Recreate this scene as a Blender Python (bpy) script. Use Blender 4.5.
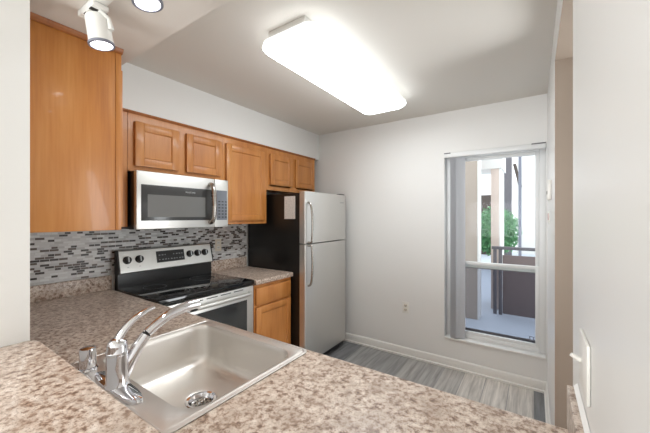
import bpy, bmesh, math, random
from mathutils import Vector, Matrix
S = bpy.context.scene
for o in list(bpy.data.objects): bpy.data.objects.remove(o)
random.seed(4)
R = math.radians

# ------------------------------------------------------------------ camera, world, light, exposure
cam_d = bpy.data.cameras.new('camera'); cam_d.sensor_width = 36; cam_d.lens = 17.0; cam_d.clip_start = .01
cam = bpy.data.objects.new('camera', cam_d); S.collection.objects.link(cam)
cam.location = (0, 0, 1.438); cam.rotation_euler = (R(90), 0, R(34.25)); cam_d.shift_y = 0.0
S.camera = cam
W = bpy.data.worlds.new('world'); S.world = W; W.use_nodes = True
bg = W.node_tree.nodes['Background']; bg.inputs[0].default_value = (.93, .96, 1, 1); bg.inputs[1].default_value = .8
S.view_settings.view_transform = 'Standard'; S.view_settings.look = 'None'
S.view_settings.gamma = 1; S.view_settings.use_curve_mapping = False
S.view_settings.exposure = 1.48
def area(name, loc, rot, sx, sy, power, col=(1, 1, 1)):
    l = bpy.data.lights.new(name, 'AREA'); l.shape = 'RECTANGLE'; l.size = sx; l.size_y = sy; l.energy = power; l.color = col
    o = bpy.data.objects.new(name, l); o.location = loc; o.rotation_euler = rot; S.collection.objects.link(o); return o
area('living_room_fill', (-1.15, -4.4, 1.0), (R(99), 0, 0), 2.2, 1.8, 58, (.94, .975, 1))     # fill light added behind the camera, faces +Y
area('hall_fill', (1.2, 2.25, .9), (R(106), 0, R(64)), 1.2, 1.4, 19, (.94, .975, 1))     # unseen fill added beyond the doorway, faces the kitchen
area('living_room_top_fill', (-1.9, -1.6, 2.40), (0, 0, 0), 1.2, 1.2, 22, (.95, .975, 1))  # overhead fill added out of view to lift the room
FIXTURE = 3.9; SPOT = 7.0

# ------------------------------------------------------------------ helpers
ORG = {}
def link(o): S.collection.objects.link(o); return o
def tag(o, label=None, cat=None, group=None, kind=None):
    if label: o['label'] = label
    if cat: o['category'] = cat
    if group: o['group'] = group
    if kind: o['kind'] = kind
    return o
def thing(name, label, cat, loc, group=None):
    o = bpy.data.objects.new(name, None); o.empty_display_size = .05; link(o); o.location = loc
    ORG[o] = Vector(loc); return tag(o, label, cat, group)
def mesh(name, bm, mat, parent=None, loc=None, smooth=True, label=None):
    org = ORG[parent] if parent is not None else Vector(loc or (0, 0, 0))
    bmesh.ops.translate(bm, verts=bm.verts, vec=-org)
    bmesh.ops.recalc_face_normals(bm, faces=bm.faces)
    me = bpy.data.meshes.new(name); bm.to_mesh(me); bm.free()
    if smooth:
        for p in me.polygons: p.use_smooth = True
        me.set_sharp_from_angle(angle=R(32))
    for m in (mat if isinstance(mat, (list, tuple)) else [mat]): me.materials.append(m)
    o = link(bpy.data.objects.new(name, me))
    if parent is not None: o.parent = parent
    else: o.location = org
    ORG[o] = org
    if label: o['label'] = label
    return o
def box(bm, x0, x1, y0, y1, z0, z1, bev=0, seg=2, mi=0):
    t = bmesh.new()
    bmesh.ops.create_cube(t, size=1)
    for v in t.verts:
        v.co = Vector(((x0 + x1) / 2 + v.co.x * (x1 - x0), (y0 + y1) / 2 + v.co.y * (y1 - y0), (z0 + z1) / 2 + v.co.z * (z1 - z0)))
    if bev: bmesh.ops.bevel(t, geom=list(t.edges), offset=bev, segments=seg, profile=.5, affect='EDGES')
    join(bm, t, mi); return bm
def join(bm, t, mi=0):
    vm = {v: bm.verts.new(v.co) for v in t.verts}
    for f in t.faces:
        try: nf = bm.faces.new([vm[v] for v in f.verts]); nf.material_index = mi
        except ValueError: pass
    t.free()
def B(*a, **k): return box(bmesh.new(), *a, **k)
def frame_of(d):
    d = d.normalized(); up = Vector((0, 0, 1)) if abs(d.z) < .95 else Vector((1, 0, 0))
    a = d.cross(up).normalized(); return a, a.cross(d).normalized()
def tube(bm, pts, rad, n=14, caps=True, flat=1.0):
    """swept tube along pts; rad a number or one per point; flat squashes across the second axis"""
    pts = [Vector(p) for p in pts]
    rad = rad if isinstance(rad, (list, tuple)) else [rad] * len(pts)
    rings = []; a = None
    for i, p in enumerate(pts):
        d = (pts[min(i + 1, len(pts) - 1)] - pts[max(i - 1, 0)]).normalized()
        if a is None: a, b = frame_of(d)
        else:
            a = (a - d * a.dot(d)).normalized(); b = a.cross(d).normalized()
        rings.append([bm.verts.new(p + (a * math.cos(2 * math.pi * k / n) + b * flat * math.sin(2 * math.pi * k / n)) * rad[i]) for k in range(n)])
    for q, w in zip(rings, rings[1:]):
        for k in range(n): bm.faces.new((q[k], q[(k + 1) % n], w[(k + 1) % n], w[k]))
    if caps: bm.faces.new(rings[0]); bm.faces.new(rings[-1])
    return bm
def lathe(bm, c, axis, prof, n=28, cap0=True, cap1=True):
    """prof = [(radius, height along axis)]"""
    c = Vector(c); ax = Vector(axis).normalized(); a, b = frame_of(ax)
    rings = [[bm.verts.new(c + ax * h + (a * math.cos(2 * math.pi * k / n) + b * math.sin(2 * math.pi * k / n)) * r) for k in range(n)] for r, h in prof]
    for q, w in zip(rings, rings[1:]):
        for k in range(n): bm.faces.new((q[k], q[(k + 1) % n], w[(k + 1) % n], w[k]))
    if cap0: bm.faces.new(rings[0])
    if cap1: bm.faces.new(rings[-1])
    return bm
def bez(pts, n=16):
    """smooth Catmull-Rom curve through pts"""
    P = [Vector(p) for p in pts]; P = [P[0] * 2 - P[1]] + P + [P[-1] * 2 - P[-2]]; out = []
    for i in range(1, len(P) - 2):
        for k in range(n):
            t = k / n; p0, p1, p2, p3 = P[i - 1:i + 3]
            out.append(.5 * ((2 * p1) + (p2 - p0) * t + (2 * p0 - 5 * p1 + 4 * p2 - p3) * t * t + (3 * p1 - p0 - 3 * p2 + p3) * t ** 3))
    return out + [P[-2]]
def prism(bm, outline, axis, a0, a1):
    """outline = 2D points; axis 'x' -> (y,z), 'y' -> (x,z), 'z' -> (x,y)"""
    f = {'x': lambda p, a: (a, p[0], p[1]), 'y': lambda p, a: (p[0], a, p[1]), 'z': lambda p, a: (p[0], p[1], a)}[axis]
    q = [bm.verts.new(f(p, a0)) for p in outline]; w = [bm.verts.new(f(p, a1)) for p in outline]
    n = len(q)
    for k in range(n): bm.faces.new((q[k], q[(k + 1) % n], w[(k + 1) % n], w[k]))
    bm.faces.new(q); bm.faces.new(w); return bm
def rrect(x0, x1, y0, y1, r, n=7):
    out = []
    for cx, cy, a0 in ((x1 - r, y1 - r, 0), (x0 + r, y1 - r, 90), (x0 + r, y0 + r, 180), (x1 - r, y0 + r, 270)):
        for k in range(n + 1):
            a = R(a0 + 90 * k / n); out.append((cx + r * math.cos(a), cy + r * math.sin(a)))
    return out
def loft(bm, rings, cap0=False, cap1=False):
    V = [[bm.verts.new(p) for p in r] for r in rings]; n = len(V[0])
    for q, w in zip(V, V[1:]):
        for k in range(n): bm.faces.new((q[k], q[(k + 1) % n], w[(k + 1) % n], w[k]))
    if cap0: bm.faces.new(V[0])
    if cap1: bm.faces.new(V[-1])
    return bm
def text_bm(txt, size, origin, ux, uy, depth=.0008):
    cu = bpy.data.curves.new('lettering', 'FONT'); cu.body = txt; cu.size = size; cu.align_x = 'CENTER'; cu.align_y = 'CENTER'; cu.resolution_u = 2
    o = bpy.data.objects.new('lettering', cu); link(o)
    dg = bpy.context.evaluated_depsgraph_get(); me = bpy.data.meshes.new_from_object(o.evaluated_get(dg))
    bm = bmesh.new(); bm.from_mesh(me); bpy.data.objects.remove(o); bpy.data.curves.remove(cu); bpy.data.meshes.remove(me)
    r = bmesh.ops.extrude_face_region(bm, geom=list(bm.faces)); bmesh.ops.translate(bm, verts=[v for v in r['geom'] if isinstance(v, bmesh.types.BMVert)], vec=(0, 0, depth))
    ux, uy = Vector(ux), Vector(uy); uz = ux.cross(uy)
    for v in bm.verts: v.co = Vector(origin) + ux * v.co.x + uy * v.co.y + uz * v.co.z
    return bm

# ------------------------------------------------------------------ materials
def srgb(r, g, b):
    f = lambda c: (c / 255 / 12.92) if c / 255 <= .04045 else ((c / 255 + .055) / 1.055) ** 2.4
    return (f(r), f(g), f(b), 1)
def mat(name, col, rough=.5, metal=0, spec=.5, coat=0, bump=0, bscale=200, **kw):
    m = bpy.data.materials.new(name); m.use_nodes = True; nt = m.node_tree; b = nt.nodes['Principled BSDF']
    b.inputs['Base Color'].default_value = col; b.inputs['Roughness'].default_value = rough; b.inputs['Metallic'].default_value = metal
    b.inputs['Specular IOR Level'].default_value = spec; b.inputs['Coat Weight'].default_value = coat
    tc = nt.nodes.new('ShaderNodeTexCoord')
    n = nt.nodes.new('ShaderNodeTexNoise'); n.inputs['Scale'].default_value = bscale; n.inputs['Detail'].default_value = 4
    nt.links.new(tc.outputs['Object'], n.inputs['Vector'])
    if bump:
        bp = nt.nodes.new('ShaderNodeBump'); bp.inputs['Strength'].default_value = bump; bp.inputs['Distance'].default_value = .002
        nt.links.new(n.outputs['Fac'], bp.inputs['Height']); nt.links.new(bp.outputs['Normal'], b.inputs['Normal'])
    return m
def nd(m, t, **kw):
    n = m.node_tree.nodes.new(t)
    for k, v in kw.items(): setattr(n, k, v)
    return n
def lk(m, a, b): m.node_tree.links.new(a, b)
def ramp(m, stops, interp='LINEAR'):
    r = nd(m, 'ShaderNodeValToRGB'); cr = r.color_ramp; cr.interpolation = interp
    while len(cr.elements) > 1: cr.elements.remove(cr.elements[-1])
    cr.elements[0].position = stops[0][0]; cr.elements[0].color = stops[0][1]
    for p, c in stops[1:]: e = cr.elements.new(p); e.color = c
    return r
def mapped(m, scale, rot=(0, 0, 0), loc=(0, 0, 0), src='Object'):
    tc = nd(m, 'ShaderNodeTexCoord'); mp = nd(m, 'ShaderNodeMapping'); mp.inputs['Scale'].default_value = scale; mp.inputs['Rotation'].default_value = rot
    mp.inputs['Location'].default_value = loc; lk(m, tc.outputs[src], mp.inputs['Vector']); return mp
def world_pos(m):
    return nd(m, 'ShaderNodeNewGeometry').outputs['Position']

M = {}
M['wall'] = mat('wall_paint', srgb(229, 228, 225), .5, spec=.35, bump=.05, bscale=160)
M['gloss_wall'] = mat('wall_paint_semigloss', srgb(229, 228, 225), .32, spec=.5, bump=.05, bscale=60)
M['ceiling'] = mat('ceiling_paint', srgb(224, 220, 213), .8, spec=.2, bump=.06, bscale=200)
M['soffit'] = mat('soffit_paint', srgb(222, 216, 209), .7, spec=.2, bump=.06, bscale=200)
M['beige'] = mat('opening_shade_beige', srgb(163, 148, 134), .6, spec=.25, bump=.05, bscale=120)  # shade on the doorway lining, put into a darker beige than the walls
M['trim'] = mat('trim_paint', srgb(228, 226, 221), .4)
M['white_metal'] = mat('white_enamel', srgb(232, 231, 226), .3, bump=.01)
M['vinyl'] = mat('window_vinyl', srgb(228, 229, 228), .35)
M['black'] = mat('black_enamel', srgb(24, 23, 22), .28, spec=.5, bump=.04, bscale=500)
M['black_glass'] = mat('black_ceramic_glass', srgb(12, 12, 13), .07, spec=.6)
M['dark_glass'] = mat('oven_glass', srgb(52, 54, 54), .12, spec=.6)
M['mw_glass'] = mat('microwave_window', srgb(112, 112, 110), .22, spec=.6)
M['mw_dark'] = mat('microwave_dark_border', srgb(62, 62, 62), .2, spec=.6)
M['plastic_dark'] = mat('dark_plastic', srgb(34, 34, 35), .4)
M['grey_mark'] = mat('grey_print', srgb(150, 152, 154), .5)
M['ring'] = mat('burner_print', srgb(62, 62, 64), .3)
M['silver'] = mat('badge_silver', srgb(190, 192, 194), .3, metal=.6)
M['almond'] = mat('almond_plastic', srgb(222, 214, 198), .4)
M['white_plastic'] = mat('white_plastic', srgb(230, 228, 222), .35)
M['red'] = mat('red_print', srgb(176, 66, 62), .5)
M['caulk'] = mat('white_caulk', srgb(238, 237, 234), .4)
M['chrome'] = mat('chrome', srgb(222, 222, 226), .06, metal=1)
M['rubber'] = mat('black_rubber', srgb(20, 20, 20), .6)
M['slot'] = mat('slot_shadow_plastic', srgb(60, 56, 52), .6)
M['blind'] = mat('blind_slat', srgb(222, 223, 226), .55)
def _translucent(m):
    nt = m.node_tree; t = nt.nodes.new('ShaderNodeBsdfTranslucent'); t.inputs[0].default_value = srgb(222, 224, 228); x = nt.nodes.new('ShaderNodeMixShader'); x.inputs[0].default_value = .35
    nt.links.new(nt.nodes['Principled BSDF'].outputs[0], x.inputs[1]); nt.links.new(t.outputs[0], x.inputs[2]); nt.links.new(x.outputs[0], nt.nodes['Material Output'].inputs[0])
_translucent(M['blind'])
def brushed(name, col, rough, stretch, amount=.05, metal=1.0):
    m = mat(name, col, rough, metal=metal); b = m.node_tree.nodes['Principled BSDF']
    mp = mapped(m, stretch); n = nd(m, 'ShaderNodeTexNoise'); n.inputs['Scale'].default_value = 1; n.inputs['Detail'].default_value = 5
    lk(m, mp.outputs[0], n.inputs['Vector'])
    r = nd(m, 'ShaderNodeMapRange'); r.inputs['To Min'].default_value = rough - amount; r.inputs['To Max'].default_value = rough + amount * 1.4
    lk(m, n.outputs['Fac'], r.inputs['Value']); lk(m, r.outputs[0], b.inputs['Roughness'])
    bp = nd(m, 'ShaderNodeBump'); bp.inputs['Strength'].default_value = .03; bp.inputs['Distance'].default_value = .001
    lk(m, n.outputs['Fac'], bp.inputs['Height']); lk(m, bp.outputs[0], b.inputs['Normal']); return m
M['steel'] = brushed('brushed_stainless', srgb(216, 215, 212), .36, (4, 3, 700), metal=.9)
M['steel_light'] = brushed('light_stainless', srgb(214, 213, 209), .38, (4, 3, 700), metal=.85)
M['sink'] = mat('satin_sink_steel', srgb(222, 218, 213), .42, metal=1)
M['handle'] = brushed('handle_steel', srgb(176, 172, 166), .25, (4, 4, 500))
def wood(name, c0, c1, c2, axis='z'):
    m = mat(name, c1, .36, spec=.5, coat=.15); b = m.node_tree.nodes['Principled BSDF']
    sc = {'z': (9, 9, 1.2), 'y': (9, 1.2, 9)}[axis]
    geo = world_pos(m); mp = nd(m, 'ShaderNodeMapping'); mp.inputs['Scale'].default_value = sc; lk(m, geo, mp.inputs['Vector'])
    n1 = nd(m, 'ShaderNodeTexNoise'); n1.inputs['Scale'].default_value = 1.0; n1.inputs['Detail'].default_value = 5; n1.inputs['Distortion'].default_value = .8
    lk(m, mp.outputs[0], n1.inputs['Vector'])
    mp2 = nd(m, 'ShaderNodeMapping'); mp2.inputs['Scale'].default_value = tuple(s * (14 if s > 5 else 5) for s in sc); lk(m, geo, mp2.inputs['Vector'])
    n2 = nd(m, 'ShaderNodeTexNoise'); n2.inputs['Scale'].default_value = 1; n2.inputs['Detail'].default_value = 3; lk(m, mp2.outputs[0], n2.inputs['Vector'])
    mx = nd(m, 'ShaderNodeMix', data_type='FLOAT'); mx.inputs[0].default_value = .3; lk(m, n1.outputs['Fac'], mx.inputs[2]); lk(m, n2.outputs['Fac'], mx.inputs[3])
    r = ramp(m, [(.3, c0), (.5, c1), (.7, c2)]); lk(m, mx.outputs[0], r.inputs[0]); lk(m, r.outputs[0], b.inputs['Base Color']); return m
M['maple'] = wood('honey_maple', srgb(170, 105, 50), srgb(190, 124, 62), srgb(203, 141, 78))
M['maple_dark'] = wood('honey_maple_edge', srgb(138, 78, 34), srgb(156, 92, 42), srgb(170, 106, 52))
M['cab_inside'] = mat('cabinet_inside', srgb(190, 160, 120), .6)

def laminate():
    m = mat('speckled_laminate', srgb(190, 170, 155), .3, spec=.45); b = m.node_tree.nodes['Principled BSDF']
    p = world_pos(m)
    def noise(scale, det, dist=0, mul=(1, 1, 1)):
        mp = nd(m, 'ShaderNodeMapping'); mp.inputs['Scale'].default_value = mul; lk(m, p, mp.inputs['Vector'])
        n = nd(m, 'ShaderNodeTexNoise'); n.inputs['Scale'].default_value = scale; n.inputs['Detail'].default_value = det; n.inputs['Distortion'].default_value = dist
        n.inputs['Roughness'].default_value = .62; lk(m, mp.outputs[0], n.inputs['Vector']); return n.outputs['Fac']
    a = noise(62, 8, .15)
    r1 = ramp(m, [(.34, srgb(110, 88, 74)), (.42, srgb(158, 134, 117)), (.49, srgb(198, 180, 165)), (.6, srgb(217, 203, 190)), (.72, srgb(230, 219, 208))]); lk(m, a, r1.inputs[0])
    c = noise(240, 3, .0)
    r2 = ramp(m, [(.56, (0, 0, 0, 1)), (.62, (1, 1, 1, 1))]); lk(m, c, r2.inputs[0])
    mix = nd(m, 'ShaderNodeMix', data_type='RGBA'); mulf = nd(m, 'ShaderNodeMath', operation='MULTIPLY'); mulf.inputs[1].default_value = .6
    lk(m, r2.outputs[0], mulf.inputs[0]); lk(m, mulf.outputs[0], mix.inputs[0]); lk(m, r1.outputs[0], mix.inputs[6]); mix.inputs[7].default_value = srgb(122, 98, 86)
    g = noise(11, 5, .6)
    r3 = ramp(m, [(.46, (0, 0, 0, 1)), (.66, (1, 1, 1, 1))]); lk(m, g, r3.inputs[0])
    mul2 = nd(m, 'ShaderNodeMath', operation='MULTIPLY'); mul2.inputs[1].default_value = .5; lk(m, r3.outputs[0], mul2.inputs[0])
    mix2 = nd(m, 'ShaderNodeMix', data_type='RGBA'); lk(m, mul2.outputs[0], mix2.inputs[0]); lk(m, mix.outputs[2], mix2.inputs[6]); mix2.inputs[7].default_value = srgb(146, 124, 108)
    lk(m, mix2.outputs[2], b.inputs['Base Color']); return m
M['laminate'] = laminate()

def tiles():
    m = mat('mosaic_tile', srgb(190, 190, 188), .34, spec=.3); b = m.node_tree.nodes['Principled BSDF']
    p = world_pos(m); sep = nd(m, 'ShaderNodeSeparateXYZ'); lk(m, p, sep.inputs[0]); cb = nd(m, 'ShaderNodeCombineXYZ'); lk(m, sep.outputs[1], cb.inputs[0]); lk(m, sep.outputs[2], cb.inputs[1])
    br = nd(m, 'ShaderNodeTexBrick'); br.offset = .5; br.offset_frequency = 2; br.squash = .72; br.squash_frequency = 3
    br.inputs['Scale'].default_value = 1; br.inputs['Brick Width'].default_value = .046; br.inputs['Row Height'].default_value = .0152; br.inputs['Mortar Size'].default_value = .0013
    br.inputs['Mortar Smooth'].default_value = .2; br.inputs['Color1'].default_value = (0, 0, 0, 1); br.inputs['Color2'].default_value = (1, 1, 1, 1); br.inputs['Mortar'].default_value = (.5, .5, .5, 1)
    lk(m, cb.outputs[0], br.inputs['Vector'])
    r = ramp(m, [(0, srgb(52, 43, 38)), (.24, srgb(92, 78, 69)), (.36, srgb(188, 186, 184)), (.5, srgb(208, 207, 206)), (.7, srgb(196, 195, 195)), (.82, srgb(220, 220, 219))], 'CONSTANT')
    lk(m, br.outputs['Color'], r.inputs[0])
    mx = nd(m, 'ShaderNodeMix', data_type='RGBA'); lk(m, br.outputs['Fac'], mx.inputs[0]); lk(m, r.outputs[0], mx.inputs[6]); mx.inputs[7].default_value = srgb(204, 202, 199)
    lk(m, mx.outputs[2], b.inputs['Base Color'])
    bp = nd(m, 'ShaderNodeBump'); bp.inputs['Strength'].default_value = .35; bp.inputs['Distance'].default_value = .0015; bp.invert = True
    lk(m, br.outputs['Fac'], bp.inputs['Height']); lk(m, bp.outputs[0], b.inputs['Normal'])
    return m
M['tile'] = tiles()

def planks():
    m = mat('grey_plank_floor', srgb(150, 146, 140), .42, spec=.4); b = m.node_tree.nodes['Principled BSDF']
    p = world_pos(m); sep = nd(m, 'ShaderNodeSeparateXYZ'); lk(m, p, sep.inputs[0]); cb = nd(m, 'ShaderNodeCombineXYZ'); lk(m, sep.outputs[1], cb.inputs[0]); lk(m, sep.outputs[0], cb.inputs[1])
    br = nd(m, 'ShaderNodeTexBrick'); br.offset = .37; br.offset_frequency = 2
    br.inputs['Scale'].default_value = 1; br.inputs['Brick Width'].default_value = 1.22; br.inputs['Row Height'].default_value = .175; br.inputs['Mortar Size'].default_value = .0022
    br.inputs['Color1'].default_value = (0, 0, 0, 1); br.inputs['Color2'].default_value = (1, 1, 1, 1); br.inputs['Mortar'].default_value = (.3, .3, .3, 1)
    lk(m, cb.outputs[0], br.inputs['Vector'])
    r = ramp(m, [(.1, srgb(134, 135, 137)), (.4, srgb(168, 167, 165)), (.55, srgb(212, 206, 198)), (.9, srgb(232, 225, 216))]); lk(m, br.outputs['Color'], r.inputs[0])
    mp = nd(m, 'ShaderNodeMapping'); mp.inputs['Scale'].default_value = (34, 2.0, 1); lk(m, p, mp.inputs['Vector'])
    n = nd(m, 'ShaderNodeTexNoise'); n.inputs['Scale'].default_value = 1; n.inputs['Detail'].default_value = 7; n.inputs['Roughness'].default_value = .65; n.inputs['Distortion'].default_value = .3; lk(m, mp.outputs[0], n.inputs['Vector'])
    g = ramp(m, [(.3, srgb(164, 162, 160)), (.65, (1, 1, 1, 1))]); lk(m, n.outputs['Fac'], g.inputs[0])
    mx = nd(m, 'ShaderNodeMix', data_type='RGBA', blend_type='MULTIPLY'); mx.inputs[0].default_value = .8; lk(m, r.outputs[0], mx.inputs[6]); lk(m, g.outputs[0], mx.inputs[7])
    lk(m, mx.outputs[2], b.inputs['Base Color']); return m
M['floor'] = planks()
def emit(name, col, strength):
    m = mat(name, (.8, .8, .8, 1), .4); b = m.node_tree.nodes['Principled BSDF']; b.inputs['Emission Color'].default_value = col; b.inputs['Emission Strength'].default_value = strength; return m
M['diffuser'] = emit('glowing_diffuser', (.93, .975, 1, 1), FIXTURE)
M['pan'] = emit('glowing_pan_edge', (.93, .975, 1, 1), FIXTURE * .12)
M['lens'] = emit('glowing_spot_lens', (.98, .97, 1, 1), SPOT)
def glass(name, tint, refl=.1):
    m = bpy.data.materials.new(name); m.use_nodes = True; nt = m.node_tree; nt.nodes.clear()
    o = nt.nodes.new('ShaderNodeOutputMaterial'); t = nt.nodes.new('ShaderNodeBsdfTransparent'); t.inputs[0].default_value = tint
    g = nt.nodes.new('ShaderNodeBsdfGlossy'); g.inputs['Roughness'].default_value = .02; mx = nt.nodes.new('ShaderNodeMixShader')
    mx.inputs[0].default_value = refl; nt.links.new(t.outputs[0], mx.inputs[1]); nt.links.new(g.outputs[0], mx.inputs[2]); nt.links.new(mx.outputs[0], o.inputs[0]); return m
M['glass'] = glass('window_glass', (.96, .98, .98, 1), .004)
M['screen'] = glass('insect_screen_mesh', (.70, .71, .75, 1), .0)
def paper():
    m = mat('printed_paper', srgb(222, 218, 212), .7); b = m.node_tree.nodes['Principled BSDF']
    mp = nd(m, 'ShaderNodeMapping'); mp.inputs['Scale'].default_value = (70, 60, 260); lk(m, world_pos(m), mp.inputs['Vector'])
    n = nd(m, 'ShaderNodeTexNoise'); n.inputs['Scale'].default_value = 1; n.inputs['Detail'].default_value = 2; lk(m, mp.outputs[0], n.inputs['Vector'])
    r = ramp(m, [(.52, srgb(224, 220, 214)), (.68, srgb(176, 172, 168))]); lk(m, n.outputs['Fac'], r.inputs[0]); lk(m, r.outputs[0], b.inputs['Base Color']); return m
M['paper'] = paper()
M['ext_beige'] = mat('exterior_beige_stucco', srgb(182, 168, 156), .9, bump=.2, bscale=60)
M['ext_pink'] = mat('exterior_pale_stucco', srgb(214, 198, 188), .9, bump=.2, bscale=60)
M['ext_white'] = mat('exterior_white_paint', srgb(236, 234, 230), .8)
M['ext_floor'] = mat('walkway_concrete', srgb(196, 204, 214), .6, bump=.1, bscale=40)
M['ext_grey'] = mat('exterior_grey_metal', srgb(126, 128, 140), .6)
M['ext_rail'] = mat('railing_grey_metal', srgb(104, 100, 104), .5)
M['ext_panel'] = mat('railing_brown_panel', srgb(122, 108, 106), .7)
M['ext_dark'] = mat('exterior_dark_wall', srgb(86, 76, 70), .8)
M['bark'] = mat('bark', srgb(96, 78, 62), .9, bump=.3, bscale=40)
def leafm():
    m = mat('green_leaves', srgb(70, 130, 84), .6); b = m.node_tree.nodes['Principled BSDF']
    n = nd(m, 'ShaderNodeTexNoise'); n.inputs['Scale'].default_value = 9; lk(m, world_pos(m), n.inputs['Vector'])
    r = ramp(m, [(.35, srgb(48, 104, 66)), (.65, srgb(112, 168, 112))]); lk(m, n.outputs['Fac'], r.inputs[0]); lk(m, r.outputs[0], b.inputs['Base Color']); return m
M['leaf'] = leafm()

# ------------------------------------------------------------------ the setting
def struct(name, bm, m, loc=None, parent=None):
    o = mesh(name, bm, m, parent, loc)
    if parent is None: o['kind'] = 'structure'
    return o
XA, YF, XR, ZC, ZS = -2.53, 3.085, .09, 2.44, 2.134           # range wall, window wall, right wall, ceiling, soffit height
WT = .12
XL, YB, XH = -4.6, -4.6, 1.3                                    # living room and hall limits
struct('floor', B(XL - WT, XH + WT, YB - WT, YF + WT, -.1, 0), M['floor'])
struct('ceiling', B(XL - WT, XH + WT, YB - WT, YF + WT, ZC, ZC + .1), M['ceiling'])
# range wall, window wall with its opening, right wall with its doorway
struct('wall_left', B(XA - WT, XA, .144, YF + WT, 0, ZC), M['wall'])
WX0, WX1, WZ0, WZ1 = -.712, .082, .27, 2.045
bm = bmesh.new()
box(bm, XA, WX0, YF, YF + .16, 0, ZC); box(bm, WX1, XH, YF, YF + .16, 0, ZC)
box(bm, WX0, WX1, YF, YF + .16, 0, WZ0); box(bm, WX0, WX1, YF, YF + .16, WZ1, ZC)
struct('wall_far', bm, M['wall'])
DY0, DY1, DZ = 1.10, 2.02, 2.26
bm = bmesh.new()
box(bm, XR, XR + WT, YB, DY0, 0, ZC); box(bm, XR, XR + WT, DY1, YF, 0, ZC); box(bm, XR, XR + WT, DY0, DY1, DZ, ZC)
struct('wall_right', bm, M['gloss_wall'])
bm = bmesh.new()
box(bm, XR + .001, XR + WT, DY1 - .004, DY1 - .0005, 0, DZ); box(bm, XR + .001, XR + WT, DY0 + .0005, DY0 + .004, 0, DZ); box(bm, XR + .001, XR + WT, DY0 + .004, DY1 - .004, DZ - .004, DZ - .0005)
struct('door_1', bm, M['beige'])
bm = bmesh.new(); box(bm, XH, XH + WT, -.5, YF, 0, ZC); box(bm, XR + WT, XH, -.5 - WT, -.5, 0, ZC)
struct('wall_hall', bm, M['wall'])
# pass-through: end of the full-height wall, and the knee wall under the bar
YS0, YS1, XS = .145, .264, -1.255
struct('wall_near', B(XL, XS, YS0, YS1, 0, ZC), M['wall'])
struct('wall_knee', B(XS, XR, YS0, YS1 - .006, 0, 1.029), M['wall'])
bm = bmesh.new()
box(bm, XL - WT, XL, YB, YS1, 0, ZC)
struct('wall_living', bm, M['wall'])
bm = bmesh.new(); box(bm, XL, -2.35, YB - WT, YB, 0, ZC); box(bm, 0, XR, YB - WT, YB, 0, ZC); box(bm, -2.35, 0, YB - WT, YB, 2.1, ZC)  # unseen back wall, its opening shaped to match the added fill
struct('wall_living_back', bm, M['wall'])
YSF = .642
struct('ceiling_soffit', B(XS, XR, YS0, YSF, ZS, ZC), M['soffit'])
struct('ceiling_soffit_corner', B(XA, XS, YS1, YSF, ZS, ZC), M['soffit'])
struct('wall_soffit', B(XA, -2.19, YSF, YF, ZS, ZC), M['wall'])
def baseboard(name, axis, a0, a1, pos, sign):
    pr = [(0, 0), (.022, 0), (.022, .016), (.013, .022), (.013, .078), (.008, .088), (.003, .092), (0, .092)]
    pr = [(pos + sign * d, z) for d, z in pr]
    struct(name, prism(bmesh.new(), pr, axis, a0, a1), M['trim'])
baseboard('baseboard_far', 'x', XA, XR - .0005, YF - .0003, -1)
baseboard('baseboard_right', 'y', DY1 + .002, YF - .023, XR - .0003, -1)

# ------------------------------------------------------------------ window
win = thing('window_1', None, None, ((WX0 + WX1) / 2, YF + .1, WZ0)); win['kind'] = 'structure'
fy0, fy1 = YF + .07, YF + .145
bm = bmesh.new(); fw = .045
box(bm, WX0, WX0 + fw, fy0, fy1, WZ0, WZ1, .004); box(bm, WX1 - fw, WX1, fy0, fy1, WZ0, WZ1, .004)
box(bm, WX0 + fw, WX1 - fw, fy0, fy1, WZ0, WZ0 + .055, .004); box(bm, WX0 + fw, WX1 - fw, fy0, fy1, WZ1 - .05, WZ1, .004)
mesh('window_frame', bm, M['vinyl'], win)
bm = bmesh.new(); ix0, ix1, sw = WX0 + fw, WX1 - fw, .028
def sash(y0, y1, z0, z1):
    bm = bmesh.new()
    box(bm, ix0, ix0 + sw, y0, y1, z0, z1, .003); box(bm, ix1 - sw, ix1, y0, y1, z0, z1, .003)
    box(bm, ix0 + sw, ix1 - sw, y0, y1, z0, z0 + sw, .003); box(bm, ix0 + sw, ix1 - sw, y0, y1, z1 - sw, z1, .003); return bm
ZM = .985
up = mesh('upper_sash', sash(fy0 + .036, fy0 + .064, ZM - .03, WZ1 - .05), M['vinyl'], win)
mesh('pane', B(ix0 + sw, ix1 - sw, fy0 + .048, fy0 + .052, ZM, WZ1 - .05 - sw), M['glass'], up)
lo = mesh('lower_sash', sash(fy0 + .006, fy0 + .034, WZ0 + .055, ZM + .028), M['vinyl'], win)
mesh('pane', B(ix0 + sw, ix1 - sw, fy0 + .018, fy0 + .022, WZ0 + .055 + sw, ZM), M['glass'], lo)
sc = mesh('insect_screen', B(ix0 + .004, ix1 - .004, fy0 + .068, fy0 + .069, WZ0 + .056, ZM), M['screen'], win)
bm = bmesh.new(); box(bm, ix0, ix1, fy0 + .066, fy0 + .071, WZ0 + .0555, WZ0 + .0555 + sw + .012); box(bm, ix0, ix1, fy0 + .066, fy0 + .071, ZM - .04, ZM - .02)
mesh('screen_frame', bm, M['ext_rail'], sc)
bm = bmesh.new(); q = (ix1 - .07, WZ0 + .055 + sw + .02)
for a, b_, c, d in ((0, .032, 0, .006), (0, .032, .03, .036), (0, .006, .006, .03), (.026, .032, .006, .03)):
    box(bm, q[0] + a, q[0] + b_, fy0 + .0165, fy0 + .0178, q[1] + c, q[1] + d)
mesh('pane_sticker', bm, M['ext_grey'], lo)
struct('trim_1', B(WX0 + .001, WX1 - .001, YF - .012, fy0 - .0005, WZ0 + .0005, WZ0 + .018, .003), M['trim'])
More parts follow.
